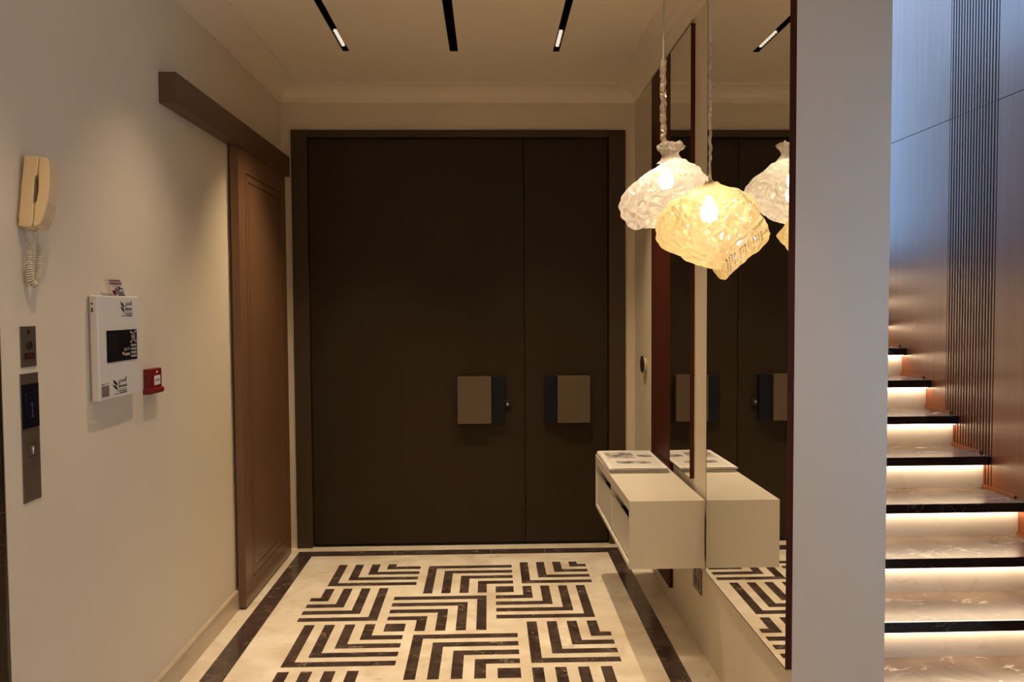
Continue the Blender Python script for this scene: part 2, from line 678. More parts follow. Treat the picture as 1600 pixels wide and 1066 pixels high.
for n in range(0, 5):
    base = 22 * n
    for col in (0, 22):
        arm(1 + col, base - 3, 'A')
        arm(col - 2, base + 8, 'B')
    arm(12, base, 'C')
    arm(9, base + 11, 'D')
    tile([(20, 22, base + 8, base + 10)])
    tile([(9, 11, base + 19, base + 21)])

# dark border band, in lengths of stone
BLo, BLi, BRi, BRo, BY0, BY1 = -1.2433, -1.1408, .7507, .8418, 5.2357, 5.1344
hb = .0012


def band(x0, x1, y0, y1):
    g = .0006
    MB().box(x0 + g, x1 - g, y0 + g, y1 - g, 0, hb).build('border_tile', M['dark'], fl)


xs = [BLo, -.62, .0, .35, BRo]
for a, b in zip(xs[:-1], xs[1:]):
    band(a, b, BY1, BY0)
ys = [BY1, 4.35, 3.62, 2.9, 2.2, 1.5, .8, .1]
for a, b in zip(ys[1:], ys[:-1]):
    band(BLo, BLi, a, b)
ys = [BY1, 4.62, 3.78, 3.0, 2.3, 1.6, .8, .1]
for a, b in zip(ys[1:], ys[:-1]):
    band(BRi, BRo, a, b)
band(BLo, BRo, .0, .1)

# walls ------------------------------------------------------------
w = MB().box(XL - .3, XL, LE, D + .25, 0, ZC + .2).build('wall_left', M['paint'])
struct(w, 'cream painted wall on the left carrying intercom and alarm panel', 'wall')
w = MB()
DL, DR, DT = -1.2723, .8963, 2.7305
w.box(XL, DL + .02, D, D + .25, 0, ZC + .2).box(DR - .02, XR, D, D + .25, 0, ZC + .2).box(DL + .02, DR - .02, D, D + .25, DT - .02, ZC + .2)
struct(w.build('wall_back', M['paint']), 'cream wall around the dark entrance door', 'wall')
w = MB().box(XR, XP, YE, 7.0, 0, 3.3).box(XR, XP, YE, 3.2, 3.3, 6).box(XR, XP, 6.6, 7.0, 3.3, 6).box(XR, XP, 3.2, 6.6, 5.7, 6)
w = w.build('wall_right', M['paint'])
struct(w, 'cream wall with mirrors ending in a pale pillar face', 'wall')
# lift lobby return, clad in dark stone slabs
w = MB().box(XLL, XL - .301, LE, LE + .25, 0, ZC + .2).build('wall_lobby', M['elev'])
struct(w, 'dark stone wall of the lift lobby at the left edge', 'wall')
for a, b in ((0.0, 1.02), (1.024, 2.1), (2.104, ZC)):
    MB().box(XLL, XL - .002, LE - .012, LE - .0005, a, b).build('stone_slab', M['elev'], w)
struct(MB().box(XLL - .2, XLL, YB, LE + .25, 0, ZC + .2).build('wall_far_left', M['paint']))
# rear wall with lounge window
w = MB()
w.box(XLL, XW, YB - .2, YB, 0, 6)
struct(w.build('wall_rear', M['paint']))


def window(name, x0, x1, y, z0, z1, nx, nz):
    f = MB()
    t = .05
    f.box(x0, x0 + t, y - .03, y + .03, z0, z1).box(x1 - t, x1, y - .03, y + .03, z0, z1)
    f.box(x0 + t, x1 - t, y - .03, y + .03, z0, z0 + t).box(x0 + t, x1 - t, y - .03, y + .03, z1 - t, z1)
    for i in range(1, nx):
        x = x0 + (x1 - x0) * i / nx
        f.box(x - .02, x + .02, y - .025, y + .025, z0 + t, z1 - t)
    for i in range(1, nz):
        z = z0 + (z1 - z0) * i / nz
        f.box(x0 + t, x1 - t, y - .024, y + .024, z - .02, z + .02)
    fo = f.build(name, M['winframe'])
    struct(fo)
    for i in range(nx):
        for j in range(nz):
            a = x0 + (x1 - x0) * i / nx + .03; b = x0 + (x1 - x0) * (i + 1) / nx - .03
            c = z0 + (z1 - z0) * j / nz + .03; d = z0 + (z1 - z0) * (j + 1) / nz - .03
            MB().box(a, b, y - .004, y + .004, c, d).build('pane', M['glass'], fo)
    return fo


WY0, WY1, WZ0, WZ1 = 1.1, 2.0, .9, 2.1
f = MB()
xc = XW + .06
f.box(xc - .03, xc + .03, WY0, WY0 + .05, WZ0, WZ1).box(xc - .03, xc + .03, WY1 - .05, WY1, WZ0, WZ1)
f.box(xc - .03, xc + .03, WY0 + .05, WY1 - .05, WZ0, WZ0 + .05).box(xc - .03, xc + .03, WY0 + .05, WY1 - .05, WZ1 - .05, WZ1)
w1 = struct(f.build('window_1', M['winframe']))
MB().box(xc - .004, xc + .004, WY0 + .05, WY1 - .05, WZ0 + .05, WZ1 - .05).build('pane', M['glass'], w1)
# stair end wall with tall window
w = MB()
w.box(XR, XW, 7.0, 7.2, 0, 2.0).box(XR, 1.30, 7.0, 7.2, 2.0, 6).box(2.43, XW, 7.0, 7.2, 2.0, 6).box(1.30, 2.43, 7.0, 7.2, 5.7, 6)
struct(w.build('wall_stair_end', M['paint']))
window('window_2', 1.30, 2.43, 7.1, 2.0, 5.7, 2, 2)
f = MB()
xc = XP - .1  # unseen window added to put blue sky reflections on the timber panels
for a, b in ((3.2, 3.25), (6.55, 6.6), (4.31, 4.36), (5.44, 5.49)):
    f.box(xc - .03, xc + .03, a, b, 3.3, 5.7)
for a, b in ((3.25, 4.31), (4.36, 5.44), (5.49, 6.55)):
    f.box(xc - .03, xc + .03, a, b, 3.3, 3.35).box(xc - .03, xc + .03, a, b, 5.65, 5.7)
w3 = struct(f.build('added_sky_window', M['winframe']))
for a, b in ((3.25, 4.31), (4.36, 5.44), (5.49, 6.55)):
    MB().box(xc - .004, xc + .004, a, b, 3.35, 5.65).build('pane', M['glass'], w3)
struct(MB().box(XR, XW + .1, YB, 7.2, 6, 6.2).build('ceiling_stairwell', M['ceil']))
struct(MB().box(XR, XP, YB, YE, ZC, 6).build('wall_upper_fascia', M['paint']))

# ceiling with three real slots --------------------------------------
SL = [(-.798, -.762), (-.208, -.162), (.364, .400)]
SY0, SY1 = .6, 4.566
cl = MB()
xs = [XLL] + [q for s_ in SL for q in s_] + [XR]
for i in range(0, len(xs), 2):
    cl.box(xs[i], xs[i + 1], YB, D, ZC, ZC + .2)
for a, b in SL:
    cl.box(a, b, YB, SY0, ZC, ZC + .2).box(a, b, SY1, D, ZC, ZC + .2)
struct(cl.build('ceiling', M['ceil']), 'plain cream ceiling cut by three narrow dark slots', 'ceiling')

# cornice: soft cove round the hall
def cove(n=8, drop=.095, proj=.15):
    pts = [(0, 0), (0, -drop), (.012, -drop)]
    for k in range(n + 1):
        t = math.pi / 2 * k / n
        pts.append((.012 + (proj - .03) * (1 - math.cos(t)), -drop + .014 + (drop - .026) * math.sin(t)))
    pts += [(proj, -.012), (proj, 0)]
    return pts


cp = cove()
o = MB().prism([(XL + a, ZC + b) for a, b in cp], 'y', LE, D).build('trim_1', M['cornice'])
struct(o, 'cream cove cornice above the left wall', 'cornice')
o = MB().prism([(D - a, ZC + b) for a, b in cp], 'x', XL, XR).build('trim_2', M['cornice'])
struct(o, 'cream cove cornice above the entrance door', 'cornice')
o = MB().prism([(XR - a, ZC + b) for a, b in cp], 'y', YE, D).build('trim_3', M['cornice'])
struct(o, 'cream cove cornice above the mirrors', 'cornice')

# skirting on the left
o = MB().prism([(XL, 0), (XL + .016, 0), (XL + .016, .1), (XL + .010, .107), (XL, .107)], 'y', LE, 4.285).build('baseboard_left', M['base'])
struct(o, 'beige stone skirting board below the alarm panel wall', 'skirting')

# ------------------------------------------------------------------ entrance door (structure)
df = MB()
fy0, fy1 = D - .022, D + .14
df.box(DL, DL + .1, fy0, fy1, 0, DT).box(DR - .108, DR, fy0, fy1, 0, DT).box(DL + .1, DR - .108, fy0, fy1, DT - .045, DT)
door = empty('door_1', ((DL + DR) / 2, D, 0))
struct(door, 'wide dark bronze entrance door with two leaves and square pulls', 'door')
df.build('door_frame', M['frame'], door, bevel=.004)
lx0, lxm, lx1 = DL + .104, .232, DR - .112
MB().box(lx0, lxm - .0015, D + .012, D + .075, .012, DT - .05).build('door_leaf', M['door'], door, bevel=.003)
MB().box(lxm + .0015, lx1, D + .012, D + .075, .012, DT - .05).build('door_leaf', M['door'], door, bevel=.003)
MB().box(DL + .1, DR - .108, D + .08, D + .14, 0, DT - .045).build('door_backing', M['slot'], door)
MB().box(lx0, lx1, D + .006, D + .07, 0, .010).build('threshold', M['slot'], door)

for x0, x1, n0, n1 in ((-.211, .010, .010, .100), (.444, .659, .360, .444)):
    hd = MB().box(x0, x1, D - .055, D + .012, .818, 1.126).build('pull_handle', M['handle'], door, bevel=.003)
    hd['label'] = 'square taupe pull plate'
    nr = MB().box(n0, n1, D - .030, D + .012, .822, 1.122).build('grip_recess', M['navy'], hd, bevel=.003)
    nr['label'] = 'dark navy finger grip'
lk = MB().box(.092, .142, D - .006, D + .012, .917, .967).build('lock_plate', M['black'], door, bevel=.004)
MB().cyl((.117, .942), 'y', .009, D - .012, D - .005, 16).build('lock_cylinder', M['chrome'], lk)
MB().box(.114, .120, D - .014, D - .006, .930, .940).build('keyhole', M['chrome'], lk)

# ------------------------------------------------------------------ sliding door and pelmet
sd = empty('sliding_door', (-1.305, 4.70, 0))
tag(sd, 'brown lacquered sliding door with double grooved border on left wall', 'door')
y0, y1, z0, z1 = 4.235, 5.20, .012, 2.418
MB().box(-1.325, -1.291, y0, y1, z0, z1).build('core_panel', M['slide_dark'], sd)
fx0, fx1 = -1.2915, -1.285


def ring(y0, y1, z0, z1, wd):
    q = MB()
    q.box(fx0, fx1, y0, y0 + wd, z0, z1).box(fx0, fx1, y1 - wd, y1, z0, z1)
    q.box(fx0, fx1, y0 + wd, y1 - wd, z0, z0 + wd).box(fx0, fx1, y0 + wd, y1 - wd, z1 - wd, z1)
    return q


e = .12
st = MB()
st.box(-1.3255, fx1, y0 - .002, y0 + e, z0, z1).box(-1.3255, fx1, y1 - e, y1 + .001, z0, z1)
st.box(fx0, fx1, y0 + e, y1 - e, z0, z0 + e).box(fx0, fx1, y0 + e, y1 - e, z1 - e, z1)
st.build('outer_frame', M['slide'], sd)
g = .006
a = e + g
ring(y0 + a, y1 - a, z0 + a, z1 - a, .036).build('border_moulding', M['slide'], sd)
a2 = a + .036 + g
MB().box(fx0, fx1, y0 + a2, y1 - a2, z0 + a2, z1 - a2).build('centre_panel', M['slide'], sd)

pm = MB().box(XL, -1.268, 3.38, 5.262, 2.42, 2.547).build('track_pelmet', M['rail'], bevel=.003)
tag(pm, 'long brown box pelmet over the sliding door track', 'pelmet')

# ------------------------------------------------------------------ ceiling slot fittings
slot_labels = ['narrow black ceiling light slot nearest the left wall',
               'wider plain black ceiling slot in the middle of the ceiling',
               'narrow black ceiling light slot nearest the mirrors']
for k, ((a, b), lab) in enumerate(zip(SL, slot_labels)):
    e0 = empty('ceiling_slot', ((a + b) / 2, (SY0 + SY1) / 2, ZC))
    tag(e0, lab, 'ceiling light' if k != 1 else 'ceiling slot')
    ch = MB()
    t = .0025
    zt = ZC + .10
    ch.box(a, a + t, SY0, SY1, ZC + .0, zt).box(b - t, b, SY0, SY1, ZC + .0, zt).box(a + t, b - t, SY0, SY1, zt - t, zt)
    ch.box(a + t, b - t, SY0, SY0 + t, ZC, zt - t).box(a + t, b - t, SY1 - t, SY1, ZC, zt - t)
    ch.build('channel', M['slot'], e0)
    if k == 1:
        continue
    for yc in (4.363, 3.10, 1.9):
        md = MB().box(a + t, b - t, yc - .13, yc + .13, ZC + .008, ZC + .05).build('lamp_module', M['chrome'], e0)
        cells = MB()
        n = 8
        for i in range(n):
            c = yc - .112 + .224 * i / (n - 1)
            cells.cyl(((a + b) / 2, c), 'z', .0098, ZC + .0005, ZC + .012, 12, r2=.007)
        cells.build('reflector_row', M['lens'], md)
        if k == 2 and yc > 4:
            pw = .96
        elif yc > 4:
            pw = 1.05
        else:
            pw = .42 if k == 0 else .36
        spot('slot_spot', ((a + b) / 2, yc, ZC - .003), SPOT_P * pw, 84, 1.0, WARM, .02)

# ------------------------------------------------------------------ right wall: mirrors, board, cabinet
bd = MB().box(XM, XR - .001, 4.205, 4.69, .09, 2.885).build('timber_board', M['mahog'], bevel=.002)
tag(bd, 'tall dark mahogany board on the right wall behind the newspapers', 'panel')


def mirror(name, y0, y1, z0, z1, label):
    e0 = empty(name, (XR, (y0 + y1) / 2, z0))
    tag(e0, label, 'mirror')
    q = MB().box(XM + .003, XR, y0, y1, z0, z1)
    for a, b, c, d in ((y0, y0 + .003, z0, z1), (y1 - .003, y1, z0, z1), (y0 + .003, y1 - .003, z0, z0 + .003), (y0 + .003, y1 - .003, z1 - .003, z1)):
        q.box(XM - .0005, XM + .003, a, b, c, d)
    q.build('backing_frame', M['mahog'], e0)
    MB().box(XM, XM + .003, y0 + .003, y1 - .003, z0 + .003, z1 - .003).build('mirror_glass', M['mirror'], e0)
    return e0


mirror('wall_mirror', 3.775, 4.203, .765, 2.885, 'slim tall mirror standing just above the floating cabinet')
mirror('wall_mirror', YE + .001, 3.487, .412, 2.885, 'large tall wooden edged mirror beside the pale pillar')

cF, cT, cB, cN, cFar = .609, .7249, .4235, 3.507, 4.6417
cb = empty('floating_cabinet', ((cF + XR) / 2, (cN + cFar) / 2, cB))
tag(cb, 'cream floating wall cabinet with two drawers under the newspapers', 'cabinet')
xb = XM - .0005
MB().box(cF, xb, cN + .018, cFar - .018, cT - .046, cT).build('top_board', M['cab'], cb)
MB().box(cF, xb, cN + .018, cFar - .018, cB, cB + .018).build('bottom_board', M['cab'], cb)
MB().box(cF, xb, cN, cN + .018, cB, cT).build('side_panel', M['cab'], cb)
MB().box(cF, xb, cFar - .018, cFar, cB, cT).build('side_panel', M['cab'], cb)
ym = (cN + cFar) / 2
MB().box(cF + .004, xb - .02, ym - .009, ym + .009, cB + .018, cT - .046).build('divider', M['cab'], cb)
MB().box(xb - .016, xb, cN + .018, cFar - .018, cB + .018, cT - .046).build('back_panel', M['cab_in'], cb)
for ya, yb in ((cN + .021, ym - .012), (ym + .012, cFar - .021)):
    dr = MB().box(cF + .007, cF + .022, ya, yb, cB + .034, cB + .192).build('drawer', M['cab'], cb, bevel=.001)
    bx = MB()
    bx.box(cF + .022, xb - .03, ya + .01, ya + .022, cB + .04, cB + .15).box(cF + .022, xb - .03, yb - .022, yb - .01, cB + .04, cB + .15)
    bx.box(cF + .022, xb - .03, ya + .022, yb - .022, cB + .04, cB + .05).box(xb - .042, xb - .03, ya + .022, yb - .022, cB + .05, cB + .15)
    bx.build('drawer_box', M['cab_in'], dr)

# newspapers, two folded papers in a pile
def newspaper(z, h, dx, dy, rot, label):
    e0 = empty('newspaper', (.765 + dx, 4.36 + dy, z))
    tag(e0, label, 'newspaper', None)
    e0.rotation_euler = (0, 0, rot)
    sheets = MB()
    n = 5
    for i in range(n):
        zz = z + h * i / n
        j = random.uniform(-.004, .004)
        w_, l_ = .150, .258
        bmh = h / n * .92
        # folded edge faces the viewer: slight rounding by offset
        off = .004 * abs(i - 2)
        cx, cy = .765 + dx + j, 4.36 + dy
        sheets.box(cx - w_, cx + w_, cy - l_ + off, cy + l_ - random.uniform(0, .008), zz, zz + bmh)
    sheets.build('folded_sheets', M['paper_edge'], e0)
    cx, cy = .765 + dx, 4.36 + dy
    # front page: gently rippled sheet over the pile
    q = MB()
    nx_, ny_ = 10, 16
    gv = [[None] * (ny_ + 1) for _ in range(nx_ + 1)]
    for i in range(nx_ + 1):
        for jj in range(ny_ + 1):
            x = cx - .150 + .300 * i / nx_
            y = cy - .256 + .512 * jj / ny_
            rz = .0016 + .0014 * noise.noise((x * 9, y * 9, z * 50))
            edge = min(i, nx_ - i)
            if edge == 0:
                rz -= .0016
            gv[i][jj] = q.bm.verts.new((x, y, z + h + max(.0002, rz)))
    for i in range(nx_):
        for jj in range(ny_):
            q.bm.faces.new((gv[i][jj], gv[i + 1][jj], gv[i + 1][jj + 1], gv[i][jj + 1]))
    q.build('front_page', M['news'], e0, smooth=True)
    return e0


newspaper(cT + .0005, .011, .003, .004, .012, 'lower of the two folded newspapers, lying directly on the cream cabinet')
newspaper(cT + .0155, .009, -.001, -.002, -.008, 'upper folded newspaper with grey printed front page on the cabinet')

# socket below the cabinet
sk = empty('wall_socket', (XR, 3.69, .26))
tag(sk, 'small wooden framed double socket low on the wall under the cabinet', 'socket')
MB().box(XR - .008, XR, 3.62, 3.76, .258, .372).build('cover_plate', M['socket'], sk, bevel=.002)
for yc in (3.66, 3.72):
    MB().box(XR - .0095, XR - .0075, yc - .022, yc + .022, .285, .325).build('outlet_face', M['black'], sk)
    MB().box(XR - .0095, XR - .0075, yc - .010, yc + .010, .335, .355).build('rocker_switch', M['black'], sk)

# round detector near the door on the right wall
se = empty('door_release', (XR, 4.98, 1.22))
tag(se, 'small round black and cream button on wall beside the mahogany board', 'wall button')
MB().cyl((4.95, 1.225), 'x', .044, XR - .020, XR, 28, r2=.036).build('cream_body', M['ivory'], se, bevel=.003)
MB().cyl((4.95, 1.225), 'x', .052, XR - .028, XR - .020, 28).build('black_disc', M['black'], se, bevel=.002)

# ------------------------------------------------------------------ intercom handset
ph = empty('intercom_phone', (XL, 2.40, 1.80))
tag(ph, 'ivory wall intercom handset hung crooked with its coiled cord', 'telephone')
P0 = Vector((XL, 2.40, 1.80))
MB().box(XL, XL + .010, 2.378, 2.425, 1.825, 1.945).build('wall_bracket', M['ivory_dk'], ph, bevel=.002)


def prof_yext(pts, ya, yb):
    return MB().prism([(XL + a, 1.80 + b) for a, b in pts], 'y', ya, yb)


base_pts = [(.008, .004), (.040, .000), (.047, .010), (.047, .064), (.044, .070), (.044, .148), (.050, .154), (.052, .205), (.046, .211), (.010, .211)]
prof_yext(base_pts, 2.372, 2.430).build('cradle', M['ivory'], ph, bevel=.0025)
hs = [(.048, .001), (.064, .006), (.075, .030), (.084, .075), (.086, .120), (.084, .165), (.079, .200), (.070, .208), (.0525, .209), (.0525, .156), (.0535, .150), (.0555, .110), (.0530, .078), (.0490, .068)]
prof_yext(hs, 2.374, 2.428).build('handset', M['ivory'], ph, bevel=.004)
MB().box(XL + .038, XL + .0455, 2.374, 2.428, 1.880, 1.944).build('gap_shade', M['ivory_dk'], ph)  # dark plate painting the shade in the gap behind the handset
# coiled cord
pts = []
path = [Vector((XL + .028, 2.41, 1.800)), Vector((XL + .028, 2.420, 1.775)), Vector((XL + .022, 2.414, 1.745)), Vector((XL + .022, 2.418, 1.69)),
        Vector((XL + .023, 2.430, 1.655)), Vector((XL + .024, 2.447, 1.650)), Vector((XL + .025, 2.457, 1.672)), Vector((XL + .026, 2.455, 1.72)),
        Vector((XL + .028, 2.447, 1.757)), Vector((XL + .034, 2.425, 1.778)), Vector((XL + .05, 2.405, 1.803))]


def cr_spline(P, m):
    out = []
    for i in range(len(P) - 1):
        a = P[max(i - 1, 0)]; b = P[i]; c = P[i + 1]; d = P[min(i + 2, len(P) - 1)]
        for k in range(m):
            t = k / m
            out.append(.5 * ((2 * b) + (-a + c) * t + (2 * a - 5 * b + 4 * c - d) * t * t + (-a + 3 * b - 3 * c + d) * t ** 3))
    out.append(P[-1])
    return out


cl_ = cr_spline(path, 60)
acc = 0
for i, p in enumerate(cl_):
    t = (cl_[min(i + 1, len(cl_) - 1)] - cl_[max(i - 1, 0)]).normalized()
    n1 = Vector((1, 0, 0)) - t * t.x
    n1.normalize()
    n2 = t.cross(n1)
    if i:
        acc += (p - cl_[i - 1]).length
    u = i / (len(cl_) - 1)
    amp = .0072 * max(0, min(1, (u - .17) * 12)) * max(0, min(1, (.86 - u) * 12))
    ang = acc / .0066 * 2 * math.pi
    pts.append(p + (n1 * math.cos(ang) + n2 * math.sin(ang)) * amp)
MB().tube(pts, .0024, 5).build('coil_cord', M['cordm'], ph, smooth=True)
ph.rotation_euler = (math.radians(-10), 0, 0)
ph.location = (XL, 2.372, 1.81)

# ------------------------------------------------------------------ lift controls
kp = empty('key_switch_plate', (XL, 2.39, 1.415))
tag(kp, 'small steel key switch plate above the lift call panel', 'switch')
MB().box(XL, XL + .003, 2.349, 2.428, 1.415, 1.533).build('face_plate', M['steel'], kp, bevel=.0008)
MB().cyl((2.388, 1.478), 'x', .013, XL + .003, XL + .008, 20).build('key_lock', M['black'], kp, bevel=.001)
MB().cyl((2.388, 1.478), 'x', .006, XL + .008, XL + .0095, 12).build('key_barrel', M['chrome'], kp)
MB().box(XL + .003, XL + .0045, 2.366, 2.414, 1.438, 1.456).build('indicator_window', M['black'], kp)
MB().box(XL + .0045, XL + .0052, 2.377, 2.403, 1.441, 1.453).build('red_indicator', M['redlamp'], kp)
for yy in (2.369, 2.411):
    MB().cyl((yy, 1.447), 'x', .0028, XL + .0045, XL + .0055, 8).build('screw', M['chrome'], kp)
sm_ = MB()
sm_.cyl((2.388, 1.518), 'x', .006, XL + .003, XL + .0036, 14)
sm_.box(XL + .003, XL + .0036, 2.378, 2.398, 1.509, 1.5115)
sm_.build('engraved_mark', M['chrome'], kp)

cp_ = empty('lift_call_panel', (XL, 2.39, 1.023))
tag(cp_, 'tall steel lift call panel with black display and up arrow button', 'control panel')
MB().box(XL, XL + .003, 2.342, 2.433, 1.023, 1.397).build('face_plate', M['steel'], cp_, bevel=.0008)
ds = MB().box(XL + .003, XL + .0045, 2.344, 2.431, 1.238, 1.366).build('display', M['glassblk'], cp_)
dg_ = MB()
dg_.box(XL + .0046, XL + .0050, 2.392, 2.397, 1.270, 1.312).box(XL + .0046, XL + .0050, 2.386, 2.392, 1.303, 1.309)
dg_.box(XL + .0046, XL + .0050, 2.386, 2.403, 1.268, 1.272)
dg_.build('digit', M['bluedig'], ds)
dt = MB()
dt.box(XL + .0046, XL + .0050, 2.362, 2.365, 1.330, 1.340).box(XL + .0046, XL + .0050, 2.362, 2.365, 1.318, 1.324)
dt.build('direction_mark', M['bluedig'], ds)
bt = MB().box(XL + .003, XL + .006, 2.375, 2.405, 1.157, 1.187).build('call_button', M['steel'], cp_, bevel=.001)
rm = MB()
for (a, b, c, d) in ((2.372, 2.408, 1.154, 1.1555), (2.372, 2.408, 1.1885, 1.190), (2.372, 2.3735, 1.154, 1.19), (2.4065, 2.408, 1.154, 1.19)):
    rm.box(XL + .003, XL + .0045, a, b, c, d)
rm.build('button_rim', M['chrome'], cp_)
ar = MB()
ar.prism([(2.390, 1.183), (2.383, 1.174), (2.3875, 1.174), (2.3875, 1.161), (2.3925, 1.161), (2.3925, 1.174), (2.397, 1.174)], 'x', XL + .006, XL + .0064)
ar.build('up_arrow', M['label'], bt)

# ------------------------------------------------------------------ fire alarm panel
fp = empty('alarm_control_panel', (XL, 2.915, 1.27))
tag(fp, 'white alarm control panel with black display screen and printed logos', 'alarm panel')
FX = XL + .034
py0, py1, pz0, pz1 = 2.743, 3.068, 1.270, 1.628
MB().box(XL, XL + .006, py0 + .004, py1 - .004, pz0 + .004, pz1 - .004).build('back_box', M['grey_btn'], fp)
MB().box(XL + .006, FX, py0, py1, pz0, pz1).build('housing', M['whitebox'], fp, bevel=.006, seg=3, smooth=False)
sc = MB().box(FX - .001, FX + .0022, 2.800, 3.035, 1.398, 1.508).build('display_bezel', M['glassblk'], fp, bevel=.001)
MB().box(FX + .0022, FX + .0028, 2.808, 2.882, 1.432, 1.500).build('screen', M['slot'], sc)
kx0, kx1 = FX + .0022, FX + .0040


def key(y, z, wy, wz, m='grey_btn', rnd=False):
    if rnd:
        q = MB().cyl((y, z), 'x', wy, kx0, kx1, 12)
    else:
        q = MB().box(kx0, kx1, y - wy, y + wy, z - wz, z + wz)
    q.build('key', M[m], sc)


for z in (1.450, 1.437, 1.424, 1.411):
    for y in (2.988, 3.003, 3.018):
        key(y, z, .0062, .0042)
for (y, z) in ((2.984, 1.498), (3.020, 1.500), (2.984, 1.463), (3.021, 1.465)):
    key(y, z, .006, .004)
for (y, z, wy, wz) in ((3.002, 1.494, .008, .0025), (3.002, 1.469, .008, .0025), (2.992, 1.4815, .0028, .009), (3.012, 1.4815, .0028, .009), (3.002, 1.4815, .004, .0045)):
    key(y, z, wy, wz)
key(2.934, 1.437, .0052, 0, 'orange_btn', True)
key(2.950, 1.438, .005, .005, 'blue_btn')
key(2.964, 1.439, .005, .005, 'blue_btn')
key(2.918, 1.424, .0056, 0, 'yellow_btn', True)
for y in (2.934, 2.949, 2.964):
    key(y, 1.420, .0052, 0, 'grey_btn', True)
MB().box(XL + .014, XL + .026, py1, py1 + .005, 1.45, 1.468).build('side_lock', M['black'], fp)
for z in (1.60, 1.583, 1.575):
    MB().cyl((XL + .016, z), 'y', .0035, py0 - .0015, py0 + .001, 10).build('side_screw', M['black'], fp)

AR = '\uFEF1\uFEAA\uFEA4\uFE98\uFEDF\uFE8D'


def logo(y, z, s=1.0, v=.575):
    """leaf mark, Arabic name, latin name and small print; s sets the width, v the height"""
    X = FX + .0006
    q = MB()
    for dz, sc_ in ((0, 1.0), (-.021, .85)):
        pts_ = [(0, .056), (.010, .052), (.020, .043), (.027, .030), (.0285, .016), (.019, .022), (.008, .034)]
        q.prism([(y + a * s, z + (b * sc_ + dz) * v) for a, b in pts_], 'x', X - .0004, X)
    q.prism([(y + .023 * s, z + .010 * v), (y + .0285 * s, z - .002 * v), (y + .0285 * s, z - .026 * v), (y + .025 * s, z - .008 * v)], 'x', X - .0004, X)
    wall_text(q, AR, .030 * v / .575 * .72, X, y + .034 * s, z + .036 * v, .056 * s)
    wall_text(q, 'altahad', .026 * v, X, y + .034 * s, z + .004 * v, .058 * s)
    for (a, b, c, d) in ((.034, .092, -.008, -.0060), (.037, .092, -.0215, -.0165), (.006, .017, -.034, -.030), (.020, .040, -.034, -.030), (.044, .092, -.034, -.028)):
        q.box(X - .0003, X, y + a * s, y + b * s, z + c * v, z + d * v)
    o = q.build('printed_logo', M['ink'], fp)
    o['kind'] = 'stuff'


logo(2.912, 1.5755, 1.0)
logo(2.839, 1.3035, 1.16)
st_ = MB()
st_.box(FX, FX + .0005, 2.757, 2.811, 1.283, 1.321)
st_.build('grey_sticker', mat('grey_printed_sticker', (.20, .15, .12), .6, nvar=.25, nscale=120), fp)
MB().box(FX, FX + .0005, 2.756, 2.779, 1.325, 1.328).build('sticker_caption', M['ink'], fp)
MB().box(FX, FX + .0005, 2.785, 2.808, 1.326, 1.328).build('sticker_caption', M['ink'], fp)

# card stuck behind the panel
cd = empty('notice_card', (XL, 2.92, 1.628))
tag(cd, 'red and white printed card tucked behind the top of the alarm panel', 'card')


def card_pt(u, v, off=0.0):
    # u across (0..1), v up (0..1); leans out of the wall and to the side
    p = Vector((XL + .010 + .010 * v, 2.930 - .082 * v, 1.605 + .082 * v))
    p += Vector((.004, .094, .002)) * u
    return p + Vector((off, -off * .3, 0))


q = MB()
vs = [q.bm.verts.new(card_pt(*t)) for t in ((0, 0), (1, 0), (1, 1), (0, 1))]
vb = [q.bm.verts.new(card_pt(t[0], t[1], -.0012)) for t in ((0, 0), (1, 0), (1, 1), (0, 1))]
q.bm.faces.new(vs)
q.bm.faces.new(vb[::-1])
for i in range(4):
    q.bm.faces.new((vs[i], vb[i], vb[(i + 1) % 4], vs[(i + 1) % 4]))
q.build('card_sheet', M['label'], cd)


def card_print(rows, m, name):
    q = MB()
    for (u0, u1, v0, v1) in rows:
        ff = [q.bm.verts.new(card_pt(u, v, .0006)) for u, v in ((u0, v0), (u1, v0), (u1, v1), (u0, v1))]
        q.bm.faces.new(ff)
    q.build(name, m, cd)


rows = [(.08 + .12 * i, .17 + .12 * i, .88, .96) for i in range(7)] + [(.04 + .13 * i, .14 + .13 * i, .76, .84) for i in range(7)]
rows += [(.05, .3, .34, .52), (.05, .22, .22, .32), (.3, .62, .50, .56), (.5, .75, .60, .66), (.1, .9, .14, .19)]
card_print(rows, M['red'], 'red_print')
rows = [(.34, .9, .44, .47), (.36, .86, .36, .41), (.38, .92, .28, .33), (.2, .8, .68, .70), (.3, .44, .58, .62), (.6, .92, .56, .60)]
card_print(rows, M['ink'], 'black_print')

# manual call point
mc = empty('fire_call_point', (XL, 3.235, 1.25))
tag(mc, 'small red fire call point with white label on left wall', 'call point')
MB().box(XL, XL + .028, 3.165, 3.275, 1.262, 1.348).build('housing', M['red'], mc, bevel=.004)
MB().prism([(XL, 1.250), (XL + .030, 1.250), (XL + .036, 1.262), (XL + .030, 1.272), (XL, 1.272)], 'y', 3.158, 3.282).build('lower_flap', M['red'], mc, bevel=.002)
lb = MB().box(XL + .028, XL + .0293, 3.200, 3.255, 1.283, 1.320).build('white_label', M['label'], mc)
q = MB()
for yy in (3.213, 3.2275, 3.242):
    q.cyl((yy, 1.302), 'x', .0042, XL + .0293, XL + .0297, 10)
q.build('printed_dots', M['ink'], lb)
MB().box(XL + .028, XL + .029, 3.222, 3.232, 1.330, 1.338).build('status_lamp', M['label'], mc)

